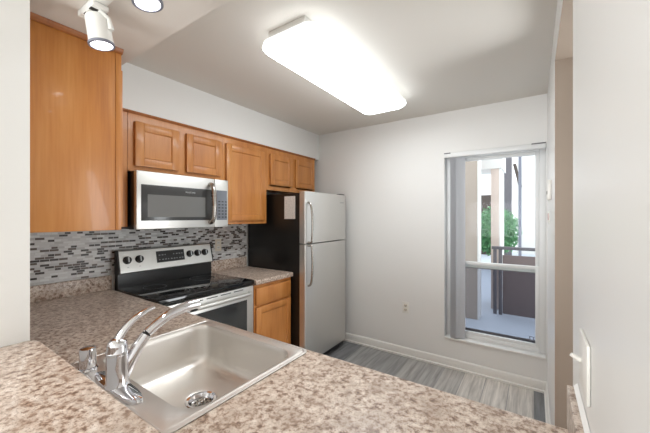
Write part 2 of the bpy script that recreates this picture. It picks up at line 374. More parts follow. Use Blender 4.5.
# vertical blinds
vb = thing('vertical_blinds', 'grey vertical blinds drawn to the left edge of the window', 'blinds', (WX0, YF + .02, WZ1))
bm = B(WX0 + .002, WX1 - .002, YF - .02, YF + .032, WZ1 - .048, WZ1 - .004, .004)
hr = mesh('headrail', bm, M['vinyl'], vb)
for a, b_ in ((WX0 + .002, WX0 + .06), (WX1 - .10, WX1 - .002)): mesh('bracket', B(a, b_, YF - .0235, YF - .0205, WZ1 - .012, WZ1 - .003), M['ext_rail'], hr)
for k in range(9):
    x = WX0 + .092 + k * .0066; a = R(40 + 3 * math.sin(k * 2.1)); w = .044
    bm = bmesh.new(); cs = []
    for i in range(7):
        s = (i / 6 - .5) * 2; bow = .006 * (1 - s * s)
        px = x + math.cos(a) * s * w - math.sin(a) * bow; py = YF + .008 + math.sin(a) * s * w + math.cos(a) * bow
        cs.append((px, py))
    t = .0012; out = cs + [(p[0] - t * math.sin(a), p[1] + t * math.cos(a)) for p in reversed(cs)]
    prism(bm, out, 'z', WZ0 + .026, WZ1 - .0485)
    mesh('slat', bm, M['blind'], vb)

# ------------------------------------------------------------------ outside the window
struct('balcony_floor', B(-5, 5, YF + .17, 16, -.12, 0), M['ext_floor'])
col = thing('stucco_column', 'beige stucco column outside the window behind the blinds', 'column', (-1.0, 4.8, 0))
mesh('shaft', B(-1.35, -.65, 4.72, 4.92, .0, 3.2, .006), M['ext_beige'], col)
mesh('lit_side', B(-.65, -.632, 4.715, 4.95, 0, 3.2, .003), M['ext_white'], col, label='lit side of the column, coloured white')  # light on the column's side, put into a white colour
col = thing('walkway_column', 'slim pale pink column with a white beam on top, outside window', 'column', (-.49, 5.6, 0))
mesh('shaft', B(-.556, -.446, 5.42, 5.80, 0, 2.18, .004), M['ext_pink'], col)
mesh('side_trim', B(-.446, -.425, 5.42, 6.1, 0, 2.18, .004), M['ext_white'], col)
mesh('beam', B(-1.6, -.40, 5.40, 6.1, 2.18, 3.2, .004), M['ext_white'], col)
t = mesh('post_far', B(-.86, -.62, 12, 12.3, 0, 4.8, .01), M['ext_rail'], None, (-.8, 12.1, 0)); t.name = 'building_post'
tag(t, 'tall grey post beyond the green tree, seen through the upper sash', 'post')
t = mesh('pole', lathe(bmesh.new(), (-.255, 8, 0), (0, 0, 1), [(.03, 0), (.03, 4.5)], 12), M['ext_grey'], None, (-.255, 8, 0)); t.name = 'light_pole'
tag(t, 'thin blue grey pole beyond the railing', 'pole')
rl = thing('balcony_railing', 'grey and brown balcony railing outside the window', 'railing', (.5, 5.17, 0))
mesh('top_rail', B(-.52, 2.6, 5.14, 5.21, .955, .998, .006), M['ext_rail'], rl)
for x in (-.50, -.43, 1.0, 2.5):
    mesh('post', B(x, x + .045, 5.155, 5.195, 0, .9545, .003), M['ext_rail'], rl)
mesh('panel', B(-.38, 2.5, 5.165, 5.185, .02, .875, .002), M['ext_panel'], rl)
bd = thing('neighbouring_building', 'white building with a dark sloping eave, beyond the railing', 'building', (1.2, 14, 0))
mesh('wall', B(-.55, 4.5, 14, 14.6, 0, 6), M['ext_white'], bd)
bm = tube(bmesh.new(), [(-.62, 13.8, 3.45), (-.42, 13.8, 2.55)], .055, 8); mesh('eave', bm, M['ext_dark'], bd)
dk = mesh('low_house', B(-2.6, -1.25, 13, 14, 0, 2.25, .01), M['ext_dark'], None, (-1.9, 13.5, 0)); tag(dk, 'dark brown low house behind the green tree', 'house')
tr = thing('garden_tree', 'round green tree beyond the walkway, seen through upper sash', 'tree', (-.8, 9.2, 0))
tm = tube(bmesh.new(), [(-.85, 9.3, 0), (-.83, 9.3, .5), (-.87, 9.32, 1.0)], [.07, .05, .03], 8); mesh('trunk', tm, M['bark'], tr)
bm = bmesh.new()
for k in range(2600):
    a = random.uniform(0, 6.283); z = random.uniform(-1, 1); rr = random.uniform(.55, 1) ; s = math.sqrt(1 - z * z)
    c = Vector((-.88 + .62 * rr * s * math.cos(a), 9.3 + .55 * rr * s * math.sin(a), 1.05 + .66 * rr * z))
    u = Vector((random.gauss(0, 1), random.gauss(0, 1), random.gauss(0, 1))).normalized(); v = u.orthogonal().normalized()
    l, w = .055, .028
    bm.faces.new([bm.verts.new(c - u * l), bm.verts.new(c + v * w), bm.verts.new(c + u * l), bm.verts.new(c - v * w)])
mesh('foliage', bm, M['leaf'], tr, smooth=False)

# ------------------------------------------------------------------ tile backsplash
t = mesh('tile_backsplash', B(XA + .0005, XA + .009, YS1 + .004, 2.222, 1.0165, 1.372), M['tile'], None, (XA, 1.2, 1.0165))
tag(t, 'grey and brown mosaic tile backsplash on the range wall', 'backsplash')

# ------------------------------------------------------------------ counters
ZT = .914; SX0, SX1, SY0, SY1 = -1.362, -.720, .380, .955
CY1 = .967
ct = thing('countertop', 'speckled beige laminate countertop around the steel sink', 'countertop', (-1.2, .6, ZT - .04))
bm = bmesh.new(); hx0, hx1, hy0, hy1 = SX0 + .012, SX1 - .012, SY0 + .012, SY1 - .012; zb = ZT - .04; y0 = YS1 + .001
box(bm, XA + .001, hx0, y0, hy1, zb, ZT); box(bm, hx1, XR - .001, y0, hy1, zb, ZT); box(bm, hx0, hx1, y0, hy0, zb, ZT)
r = .009; prof = [(hy1, zb), (CY1 - r, zb)] + [(CY1 - r + r * math.sin(R(a)), zb + r - r * math.cos(R(a))) for a in (22, 45, 68, 90)] + [(CY1 - r + r * math.cos(R(a)), ZT - r + r * math.sin(R(a))) for a in (0, 22, 45, 68, 90)] + [(hy1, ZT)]
prism(bm, prof, 'x', XA + .001, XR - .001)
mesh('worktop', bm, M['laminate'], ct)
sp = mesh('side_splash', B(XR - .022, XR - .001, y0, CY1 + .012, ZT + .0005, ZT + .102, .002), M['laminate'], ct)
mesh('caulk_bead', prism(bmesh.new(), [(XR - .009, ZT + .1025), (XR - .0008, ZT + .1025), (XR - .0008, ZT + .112)], 'y', y0, CY1 + .012), M['caulk'], sp)
mesh('rear_splash', B(XA + .001, XA + .02, y0, .962, ZT + .0005, ZT + .1015, .003), M['laminate'], ct)
ct2 = thing('countertop', 'small speckled countertop between range and refrigerator', 'countertop', (-2.2, 1.96, zb))
bm = bmesh.new(); cx = -1.872
prof = [(XA + .001, zb), (cx - r, zb)] + [(cx - r + r * math.sin(R(a)), zb + r - r * math.cos(R(a))) for a in (22, 45, 68, 90)] + [(cx - r + r * math.cos(R(a)), ZT - r + r * math.sin(R(a))) for a in (0, 22, 45, 68, 90)] + [(XA + .001, ZT)]
prism(bm, prof, 'y', 1.752, 2.218); mesh('worktop', bm, M['laminate'], ct2)
mesh('rear_splash', B(XA + .001, XA + .02, 1.752, 2.218, ZT + .0005, ZT + .1015, .003), M['laminate'], ct2)
bt = thing('bar_top', 'raised speckled breakfast bar ledge in the near left corner', 'countertop', (-.6, .1, 1.03))
bm = bmesh.new(); b0, b1, z0, z1 = -.10, .280, 1.03, 1.067
q = [(XS + .001, b0), (XR - .001, b0), (XR - .001, b1), (XS + .032, b1), (XS + .018, b1 - .004), (XS + .006, b1 - .012), (XS + .001, b1 - .015)]
def inset(d): 
    c = [(-.6, .09)] * len(q); return [(x + (d if x < -.6 else -d), y + (d if y < .09 else -d)) for x, y in q]
loft(bm, [[(x, y, z0) for x, y in inset(.005)], [(x, y, z0 + .006) for x, y in q], [(x, y, z1 - .006) for x, y in q], [(x, y, z1 - .0018) for x, y in inset(.0018)], [(x, y, z1) for x, y in inset(.006)]], True, True)
box(bm, XS - .40, XS + .004, b0, YS0 - .001, z0, z1, .006, 3)
mesh('ledge', bm, M['laminate'], bt)

# ------------------------------------------------------------------ sink, faucet, air gap
sk = thing('kitchen_sink', 'stainless steel single bowl drop in sink in the countertop', 'sink', (-1.065, .68, ZT))
def ring(x0, x1, y0, y1, rr, z): return [(x, y, z) for x, y in rrect(x0, x1, y0, y1, rr)]
bx0, bx1, by0, by1 = -1.335, -.755, .466, .905
dc = (-1.065, .712)
def circ(rad, z):
    base = rrect(-1, 1, -1, 1, .999); return [(dc[0] + rad * x / math.hypot(x, y), dc[1] + rad * y / math.hypot(x, y), z) for x, y in base]
def ins(d, rr, z): return ring(bx0 + d, bx1 - d, by0 + d, by1 - d, rr, z)
def outr(d, z): return ring(SX0 + d, SX1 - d, SY0 + d, SY1 - d, max(.034 - d, .012), z)
rings = [outr(.001, ZT + .0005), outr(0, ZT + .003), outr(.0012, ZT + .0042), outr(.004, ZT + .0046), outr(.011, ZT + .0046), outr(.013, ZT + .0032), outr(.016, ZT + .0032), outr(.019, ZT + .0042),
         ins(-.008, .080, ZT + .004), ins(-.003, .076, ZT + .0022), ins(0, .073, ZT - .003), ins(.003, .072, ZT - .02),
         ins(.012, .072, ZT - .125), ins(.017, .070, ZT - .143), ins(.026, .066, ZT - .158), ins(.040, .060, ZT - .168), ins(.058, .055, ZT - .173),
         circ(.082, ZT - .181), circ(.062, ZT - .183), circ(.057, ZT - .186), circ(.054, ZT - .190)]
mesh('basin', loft(bmesh.new(), rings), M['sink'], sk)
dr = mesh('drain', lathe(bmesh.new(), (dc[0], dc[1], ZT - .1915), (0, 0, 1), [(.0575, .0075), (.055, .009), (.046, .007), (.042, .000), (.038, -.012)], 32, cap0=False), M['chrome'], sk)
st = lathe(bmesh.new(), (dc[0], dc[1], ZT - .203), (0, 0, 1), [(.036, 0), (.036, .006), (.030, .008), (.012, .006), (.010, .016), (.006, .018)], 24)
stn = mesh('strainer', st, M['handle'], dr)
bm = bmesh.new()
for k in range(8):
    a = k * math.pi / 4; lathe(bm, (dc[0] + .022 * math.cos(a), dc[1] + .022 * math.sin(a), ZT - .1965), (0, 0, 1), [(.0042, 0), (.0042, .0012)], 10)
mesh('drain_hole', bm, M['rubber'], dr)
# faucet
FX, FY = -1.045, .415; zd = ZT + .0042
fc = thing('kitchen_faucet', 'chrome pull out kitchen faucet with raised lever on sink', 'faucet', (FX, FY, zd))
def oval(hx, hy, z, n=40):
    out = []
    for k in range(n):
        a = 2 * math.pi * k / n; c, s = math.cos(a), math.sin(a)
        out.append((FX + math.copysign(abs(c) ** .75, c) * hx, FY + math.copysign(abs(s) ** .9, s) * hy, z))
    return out
mesh('base_plate', loft(bmesh.new(), [oval(.142, .0290, zd + .0005), oval(.142, .0290, zd + .005), oval(.138, .0262, zd + .010), oval(.124, .0205, zd + .0125), oval(.05, .012, zd + .0135)], True, True), M['chrome'], fc)
body = mesh('faucet_body', lathe(bmesh.new(), (FX, FY, zd + .011), (0, 0, 1), [(.034, 0), (.033, .004), (.0295, .010), (.0290, .060), (.0282, .092), (.0295, .094), (.0295, .100), (.0282, .102), (.0275, .118), (.024, .130), (.016, .138), (.004, .141)], 32), M['chrome'], fc)
lev = bez([(FX, FY - .010, zd + .112), (FX, FY + .008, zd + .156), (FX, FY + .043, zd + .193), (FX, FY + .080, zd + .211), (FX, FY + .108, zd + .219)], 8)
n = len(lev); mesh('lever_handle', tube(bmesh.new(), lev, [.020 - .0105 * (i / (n - 1)) ** .6 for i in range(n)], 16, flat=.7), M['chrome'], fc)
spl = bez([(FX, FY + .012, zd + .030), (FX, FY + .046, zd + .088), (FX, FY + .083, zd + .135)], 8)
n = len(spl); so = mesh('spout', tube(bmesh.new(), spl, [.021 - .005 * i / (n - 1) for i in range(n)], 18), M['chrome'], fc)
p = spl[-1]; d = (spl[-1] - spl[-2]).normalized()
mesh('joint_ring', tube(bmesh.new(), [p, p + d * .006], .0135, 18), M['rubber'], so)
hd = bez([p + d * .006, (FX, FY + .120, zd + .160), (FX, FY + .165, zd + .180), (FX, FY + .220, zd + .191), (FX, FY + .268, zd + .192)], 8)
n = len(hd); sh = mesh('spray_head', tube(bmesh.new(), hd, [.0150 + .0050 * (i / (n - 1)) ** 1.5 for i in range(n)], 18), M['chrome'], so)
mesh('spray_face', lathe(bmesh.new(), (FX, FY + .254, zd + .176), (0, .15, -1), [(.0155, -.003), (.0155, .004), (.012, .006)], 20), M['rubber'], sh)
ag = thing('air_gap_cap', 'small chrome air gap cap left of the faucet', 'air gap', (-1.252, .408, zd))
mesh('cap', lathe(bmesh.new(), (-1.252, .408, zd + .0095), (0, 0, 1), [(.0235, 0), (.0240, .003), (.0240, .058), (.0225, .064), (.019, .066), (.004, .0665)], 28), M['chrome'], ag)
mesh('base_ring', lathe(bmesh.new(), (-1.252, .408, zd + .0005), (0, 0, 1), [(.029, 0), (.029, .004), (.026, .0085)], 28), M['chrome'], ag)

# ------------------------------------------------------------------ cabinets
def door_x(name, root, xf, y0, y1, z0, z1, th=.02, rail=.055):
    """shaker door facing +X, front face at xf"""
    bm = bmesh.new()
    box(bm, xf - th, xf, y0, y0 + rail, z0, z1, .003); box(bm, xf - th, xf, y1 - rail, y1, z0, z1, .003)
    box(bm, xf - th, xf, y0 + rail - .001, y1 - rail + .001, z0, z0 + rail, .003); box(bm, xf - th, xf, y0 + rail - .001, y1 - rail + .001, z1 - rail, z1, .003)
    d = mesh(name, bm, M['maple'], root)
    bm = bmesh.new(); a, b_, c, e = y0 + rail, y1 - rail, z0 + rail, z1 - rail
    loft(bm, [[(xf - .001, y, z) for y, z in ((a, c), (b_, c), (b_, e), (a, e))], [(xf - .007, y, z) for y, z in ((a + .006, c + .006), (b_ - .006, c + .006), (b_ - .006, e - .006), (a + .006, e - .006))]], False, True)
    mesh('door_panel', bm, M['maple'], d); return d
XC = -2.188                                                  # face frame front of the range wall uppers
def upper(label, y0, y1, z0, z1, doors, bottom_rail=True):
    u = thing('wall_cabinet', label, 'cabinet', ((XA + XC) / 2, (y0 + y1) / 2, z0))
    e = .0008; y0 += e; y1 -= e; t = .018; zt = ZS - .001
    bm = bmesh.new()
    box(bm, XA + .010, XC - .019, y0, y0 + t, z0, zt); box(bm, XA + .010, XC - .019, y1 - t, y1, z0, zt); box(bm, XA + .010, XC - .019, y0 + t, y1 - t, z0 + .012, z0 + .03)
    box(bm, XA + .010, XC - .019, y0 + t, y1 - t, zt - t, zt); box(bm, XA + .010, XA + .014, y0 + t, y1 - t, z0 + .03, zt - t)
    mesh('body', bm, M['maple'], u)
    bm = bmesh.new(); fs = .04
    box(bm, XC - .019, XC, y0, y0 + fs, z0, zt - .012); box(bm, XC - .019, XC, y1 - fs, y1, z0, zt - .012)
    box(bm, XC - .019, XC, y0 + fs, y1 - fs, z0, z0 + fs); box(bm, XC - .019, XC, y0 + fs, y1 - fs, zt - .08, zt - .012)
    if len(doors) > 1: box(bm, XC - .019, XC, doors[0][1] - .02, doors[1][0] + .02, z0 + fs, zt - .08)
    mesh('face_frame', bm, M['maple'], u)
    prof = [(XC - .019, zt - .016), (XC + .004, zt - .016), (XC + .014, zt - .006), (XC + .016, zt), (XC - .019, zt)]
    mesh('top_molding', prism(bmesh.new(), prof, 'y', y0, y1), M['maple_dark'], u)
    for a, b_, c, d in doors: door_x('door', u, XC + .021, a, b_, c, d)
    return u
upper('maple wall cabinet with two short doors directly above the microwave', .93, 1.668, 1.738, ZS, [(.967, 1.272, 1.774, 2.068), (1.330, 1.640, 1.774, 2.068)])
upper('maple wall cabinet with one tall door right of the microwave', 1.668, 2.184, 1.371, ZS, [(1.694, 2.146, 1.402, 2.066)])
upper('maple wall cabinet with two short doors above the refrigerator', 2.184, 2.992, 1.702, ZS, [(2.224, 2.555, 1.755, 2.066), (2.615, 2.962, 1.755, 2.066)])
# corner filler left of the microwave
cf = thing('corner_cabinet', 'narrow plain maple cabinet face left of the microwave', 'cabinet', (-2.3, .76, 1.371))
bm = bmesh.new(); box(bm, XA + .010, XC - .019, .60, .928, 1.371, ZS - .001); mesh('body', bm, M['maple'], cf)
bm = bmesh.new(); box(bm, XC - .0188, XC, .60, .928, 1.371, ZS - .013); mesh('face_frame', bm, M['maple'], cf)
zt = ZS - .001; prof = [(XC - .019, zt - .016), (XC + .004, zt - .016), (XC + .014, zt - .006), (XC + .016, zt), (XC - .019, zt)]
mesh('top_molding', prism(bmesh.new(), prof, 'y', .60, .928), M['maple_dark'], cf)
mesh('stile', B(XC + .0003, XC + .008, .62, .885, 1.39, 2.09, .002), M['maple'], cf)
# cabinet hanging over the peninsula, end panel towards the camera
XP, YP1 = -1.43, .583
pc = thing('wall_cabinet', 'large maple wall cabinet end panel beside the left wall', 'cabinet', (-1.8, .43, 1.382))
bm = bmesh.new(); e0 = YS1 + .001
box(bm, XP - .018, XP, e0, YP1 - .022, 1.382, ZS - .001, .001)
mesh('end_panel', bm, M['maple'], pc)
bm = bmesh.new()
box(bm, XA + .001, XP - .0185, e0, e0 + .006, 1.40, ZS - .02); box(bm, XA + .001, XP - .0185, e0, YP1 - .0225, 1.385, 1.403); box(bm, XA + .001, XP - .0185, e0, YP1 - .0225, ZS - .02, ZS - .002)
mesh('body', bm, M['maple'], pc)
bm = bmesh.new(); box(bm, XP - .045, XP + .002, YP1 - .0215, YP1, 1.382, ZS - .013, .0015); box(bm, -2.16, -2.12, YP1 - .0215, YP1, 1.382, ZS - .013, .0015)
box(bm, -2.12, XP - .045, YP1 - .0215, YP1, 1.382, 1.422); box(bm, -2.12, XP - .045, YP1 - .0215, YP1, ZS - .08, ZS - .013)
mesh('face_frame', bm, M['maple'], pc)
for a, b_ in ((-2.13, -1.80), (-1.79, -1.465)):
    bm = bmesh.new(); ra = .055
    box(bm, a, a + ra, YP1 + .0005, YP1 + .0205, 1.402, 2.066, .003); box(bm, b_ - ra, b_, YP1 + .0005, YP1 + .0205, 1.402, 2.066, .003)
    box(bm, a + ra, b_ - ra, YP1 + .0005, YP1 + .0205, 1.402, 1.457, .003); box(bm, a + ra, b_ - ra, YP1 + .0005, YP1 + .0205, 2.011, 2.066, .003)
    d = mesh('door', bm, M['maple'], pc); mesh('door_panel', B(a + ra, b_ - ra, YP1 + .004, YP1 + .012, 1.457, 2.011), M['maple'], d)
prof = [(0, zt - .018), (.006, zt - .018), (.016, zt - .008), (.018, zt), (0, zt)]
bm = prism(bmesh.new(), [(XP + .0005 + a, z) for a, z in prof], 'y', e0, YP1 + .002)
prism(bm, [(YP1 + .0005 + a * .35, z) for a, z in prof], 'x', -2.16, XP + .0004)
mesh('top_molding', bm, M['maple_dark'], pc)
# base cabinet right of the range
bc = thing('base_cabinet', 'maple base cabinet with drawer, between range and refrigerator', 'cabinet', (-2.2, 1.96, 0))
XB = -1.90; ya, yb = 1.753, 2.214
bm = bmesh.new(); box(bm, XA + .001, XB - .019, ya, ya + .018, .1, zb - .001); box(bm, XA + .001, XB - .019, yb - .018, yb, 0, zb - .001); box(bm, XA + .001, XB - .019, ya + .018, yb - .018, .1, .118)
mesh('body', bm, M['maple'], bc)
bm = bmesh.new(); box(bm, XB - .019, XB, ya, ya + .04, .1, zb - .001); box(bm, XB - .019, XB, yb - .04, yb, .1, zb - .001); box(bm, XB - .019, XB, ya + .04, yb - .04, .1, .135)
box(bm, XB - .019, XB, ya + .04, yb - .04, .835, zb - .001); box(bm, XB - .019, XB, ya + .04, yb - .04, .665, .715)
mesh('face_frame', bm, M['maple'], bc)
mesh('drawer_front', B(XB + .0005, XB + .0205, ya + .012, yb - .02, .705, .845, .004), M['maple'], bc)
door_x('door', bc, XB + .0205, ya + .012, yb - .02, .125, .685)
mesh('toe_kick', B(XB - .085, XB - .07, ya, yb - .02, 0, .0995), M['plastic_dark'], bc)
# peninsula base cabinet (kitchen side faces away from the camera)
pb = thing('base_cabinet', 'maple base cabinet under the sink countertop', 'cabinet', (-.9, .6, 0))
bm = bmesh.new()
box(bm, XA + .002, XA + .02, .30, .925, 0, zb - .001); box(bm, XR - .02, XR - .002, .30, .925, 0, zb - .001); box(bm, XA + .02, XR - .02, .30, .31, .1, zb - .001); box(bm, XA + .02, XR - .02, .31, .925, .1, .118)
mesh('body', bm, M['maple'], pb)
mesh('face_frame', B(XA + .66, XR - .002, .9255, .944, .1, zb - .001), M['maple'], pb)
mesh('toe_kick', B(XA + .66, XR - .03, .85, .865, 0, .0995), M['plastic_dark'], pb)

# ------------------------------------------------------------------ range
RY0, RY1 = .973, 1.748; ZK = .922
rg = thing('electric_range', 'stainless electric range with black glass cooktop under microwave', 'range', (-2.2, 1.36, 0))
mesh('body', B(XA + .03, -1.935, RY0 + .004, RY1 - .004, .02, ZK - .036), M['black'], rg)
ck = mesh('cooktop', B(-2.465, -1.888, RY0, RY1, ZK - .035, ZK, .005, 3), M['black_glass'], rg)
for (x, y, rr) in ((-2.05, 1.16, .105), (-2.05, 1.55, .085), (-2.30, 1.16, .078), (-2.30, 1.55, .10)):
    bm = lathe(bmesh.new(), (x, y, ZK + .0002), (0, 0, 1), [(rr, 0), (rr, .0004), (rr - .004, .0004), (rr - .004, 0)], 40, False, False); mesh('burner_ring', bm, M['ring'], ck)
# backguard: slanted steel face above a black riser
bm = prism(bmesh.new(), [(XA + .03, ZK - .02), (-2.452, ZK - .02), (-2.452, 1.023), (XA + .03, 1.023)], 'y', RY0 + .004, RY1 - .004)
mesh('riser', bm, M['black'], rg)
xb0, zb0, xb1, zb1 = -2.425, 1.024, -2.462, 1.192
bm = prism(bmesh.new(), [(XA + .03, zb0), (xb0 - .012, zb0), (xb0, zb0 + .008), (xb0 - .004, zb0 + .03), (xb1, zb1 - .008), (xb1 - .010, zb1), (XA + .03, zb1)], 'y', RY0 + .012, RY1 - .012)
bgd = mesh('backguard', bm, M['steel_light'], rg)
bm = bmesh.new()
out = [(XA + .03, zb0), (xb0 - .012, zb0), (xb0 + .001, zb0 + .008), (xb1 + .001, zb1 - .006), (xb1 - .010, zb1 + .001), (XA + .03, zb1 + .001)]
for a, b_ in ((RY0 + .001, RY0 + .0118), (RY1 - .0118, RY1 - .001)): mesh('end_cap', prism(bmesh.new(), out, 'y', a, b_), M['black'], rg)
P0 = Vector((xb0 - .004, 0, zb0 + .03)); P1 = Vector((xb1, 0, zb1 - .008)); up_ = (P1 - P0).normalized(); nrm = Vector((up_.z, 0, -up_.x))
def onface(y, s, h=0): q = P0 + up_ * s + nrm * h; return Vector((q.x, y, q.z))
LS = (P1 - P0).length
def slab(y0, y1, s0, s1, h0, h1):
    bm = bmesh.new(); loft(bm, [[onface(y0, s0, h0), onface(y1, s0, h0), onface(y1, s1, h0), onface(y0, s1, h0)], [onface(y0, s0, h1), onface(y1, s0, h1), onface(y1, s1, h1), onface(y0, s1, h1)]], True, True); return bm
dsp = mesh('control_display', slab(1.245, 1.475, LS * .5 - .045, LS * .5 + .045, .0005, .003), M['plastic_dark'], rg)
for i in range(2):
    for k in range(9):
        if i == 1 and k in (3, 4): continue
        y = 1.262 + k * .0235; s = LS * .5 - .026 + i * .036; mesh('display_mark', slab(y, y + (.014 if (k * 7 + i) % 3 else .009), s, s + .007, .0032, .0036), M['grey_mark'], dsp)
for y in (1.035, 1.118, 1.524, 1.597, 1.668):
    c = onface(y, LS * .50, .0005)
    kb = mesh('knob', lathe(bmesh.new(), c, nrm, [(.0285, 0), (.0285, .004), (.024, .008), (.0225, .024), (.019, .027)], 26), M['plastic_dark'], rg)
    bm = bmesh.new(); a = onface(y, LS * .5 - .018, .026); b_ = onface(y, LS * .5 + .018, .026)
    loft(bm, [[p + Vector((0, dy, 0)) + nrm * h for dy, h in ((-.004, 0), (.004, 0), (.004, .006), (-.004, .006))] for p in (a, b_)], True, True)
    mesh('grip', bm, M['silver'], kb)
for y in (1.03, 1.112): mesh('knob_mark', slab(y, y + .013, .012, .016, .0004, .0010), M['grey_mark'], bgd)
# oven door
od = mesh('oven_door', B(-1.934, -1.893, RY0 + .004, RY1 - .004, .215, ZK - .045, .005), M['steel_light'], rg)
mesh('door_window', B(-1.8925, -1.8905, RY0 + .075, RY1 - .075, .36, .775, .0006), M['dark_glass'], od)
hy = [RY0 + .05, RY0 + .07, RY0 + .11, (RY0 + RY1) / 2, RY1 - .11, RY1 - .07, RY1 - .05]; hx = [-1.893, -1.868, -1.852, -1.848, -1.852, -1.868, -1.893]
mesh('door_handle', tube(bmesh.new(), bez([(x, y, .826) for x, y in zip(hx, hy)], 6), .0145, 14), M['steel_light'], od)
bm = bmesh.new()
for k in range(5): box(bm, -1.8928, -1.8915, RY0 + .10 + k * .118, RY0 + .19 + k * .118, .858, .864)
mesh('vent_slot', bm, M['rubber'], od)
mesh('storage_drawer', B(-1.934, -1.897, RY0 + .004, RY1 - .004, .045, .208, .005), M['steel_light'], rg)

# ------------------------------------------------------------------ microwave
MY0, MY1, MZ0, MZ1, MX = .940, 1.654, 1.352, 1.736, -2.098
mw = thing('microwave_oven', 'stainless over the range microwave with curved bar handle', 'microwave', (-2.3, 1.3, MZ0))
mesh('body', B(XA + .010, MX - .034, MY0 + .003, MY1 - .003, MZ0 + .002, MZ1 - .001, .003), M['plastic_dark'], mw)
yd = 1.522
dm = mesh('door', B(MX - .0335, MX, MY0, yd, MZ0, MZ1, .006, 3), M['steel_light'], mw)
w0, w1 = MZ0 + .058, MZ1 - .088
bd_ = mesh('window_border', B(MX + .0003, MX + .002, MY0 + .030, yd - .004, w0, w1, .0006), M['mw_dark'], dm)
mesh('door_window', B(MX + .0022, MX + .003, MY0 + .070, yd - .084, w0 + .024, w1 - .064), M['mw_glass'], dm)
hz = [MZ0 + .040, MZ0 + .050, MZ0 + .09, (MZ0 + MZ1) / 2 - .015, MZ1 - .10, MZ1 - .058, MZ1 - .048]; hx = [MX, MX + .026, MX + .044, MX + .052, MX + .044, MX + .026, MX]
mesh('door_handle', tube(bmesh.new(), bez([(x, yd - .040, z) for x, z in zip(hx, hz)], 6), .019, 14, flat=1.0), M['handle'], dm)
mesh('badge', text_bm('FRIGIDAIRE', .0155, (MX + .0021, 1.315, w1 - .034), (0, 1, 0), (0, 0, 1)), M['silver'], dm)
cp = mesh('control_panel', B(MX - .0335, MX, yd + .0025, MY1, MZ0, MZ1, .005, 3), M['steel_light'], mw)
kp = mesh('keypad', B(MX + .0003, MX + .002, yd + .018, MY1 - .014, w0, w1, .0006), mat('keypad_glass', srgb(118, 122, 130), .12, spec=.6), cp)
bm = bmesh.new()
for i in range(6):
    for k in range(3): box(bm, MX + .0022, MX + .0028, yd + .034 + k * .032, yd + .052 + k * .032, w0 + .018 + i * .025, w0 + .028 + i * .025)
mesh('key_marks', bm, M['plastic_dark'], kp)
bm = bmesh.new()
for k in range(12): box(bm, MX - .03, MX - .006, MY0 + .05 + k * .05, MY0 + .085 + k * .05, MZ0 - .0012, MZ0 - .0003)
mesh('underside_vent', bm, M['rubber'], mw)

# ------------------------------------------------------------------ refrigerator
FY0, FY1, FX1, FH = 2.228, 2.964, -1.738, 1.672
fr = thing('refrigerator', 'stainless top freezer refrigerator with black sides', 'refrigerator', (-2.1, 2.58, 0))
mesh('body', B(XA + .02, FX1 - .072, FY0 + .006, FY1 - .006, .035, FH - .012, .006), M['black'], fr, label='black painted side and cabinet')
zs = 1.182
for nm, z0, z1 in (('freezer_door', zs + .005, FH), ('refrigerator_door', .075, zs - .005)):
    out = [(FX1 - .066, FY0), (FX1 - .010, FY0)] + [(FX1 - .010 + .010 * math.sin(R(a)), FY0 + .010 - .010 * math.cos(R(a))) for a in (30, 60, 90)] + [(FX1 + .004 , (FY0 + FY1) / 2)] + [(FX1 - .010 + .010 * math.cos(R(a)), FY1 - .010 + .010 * math.sin(R(a))) for a in (0, 30, 60, 90)] + [(FX1 - .066, FY1)]
    d = mesh(nm, prism(bmesh.new(), out, 'z', z0, z1), M['steel'], fr)
    yh = FY0 + .045
    if nm == 'freezer_door': pts = [(FX1, yh, z1 - .10), (FX1 + .030, yh, z1 - .12), (FX1 + .046, yh, z1 - .20), (FX1 + .050, yh, z1 - .33), (FX1 + .045, yh, z0 + .05), (FX1 + .038, yh, z0 + .012), (FX1, yh, z0 + .010)]
    else: pts = [(FX1, yh, z1 - .010), (FX1 + .038, yh, z1 - .012), (FX1 + .045, yh, z1 - .05), (FX1 + .050, yh, z1 - .19), (FX1 + .044, yh, z1 - .31), (FX1 + .028, yh, z1 - .37), (FX1, yh, z1 - .385)]
    mesh('door_handle', tube(bmesh.new(), bez(pts, 6), .0105, 12), M['handle'], d)
    if nm == 'freezer_door':
        mesh('badge', text_bm('FRIGIDAIRE', .016, (FX1 + .0012, FY1 - .085, z1 - .085), (0, 1, 0), (0, 0, 1)), M['grey_mark'], d)
        mesh('hinge_cover', B(FX1 - .06, FX1 - .005, FY1 - .10, FY1 - .02, z1 + .0005, z1 + .012, .003), M['plastic_dark'], d)
bm = B(FX1 - .0715, FX1 - .0665, FY0 + .004, FY1 - .004, .08, FH - .014); mesh('door_gasket', bm, M['rubber'], fr)
mesh('toe_grille', B(FX1 - .06, FX1 - .03, FY0 + .01, FY1 - .01, .02, .068, .003), M['plastic_dark'], fr)
for (x, y) in ((FX1 - .12, FY0 + .06), (FX1 - .12, FY1 - .06), (XA + .1, FY0 + .06), (XA + .1, FY1 - .06)):
    mesh('foot', lathe(bmesh.new(), (x, y, 0), (0, 0, 1), [(.018, 0), (.018, .034)], 12), M['rubber'], fr)
t = mesh('paper_sheet', B(-1.995, -1.86, FY0 + .0044, FY0 + .0054, 1.415, 1.632), M['paper'], None, (-1.93, FY0 + .005, 1.42))
tag(t, 'white printed sheet stuck on the black refrigerator side', 'paper')

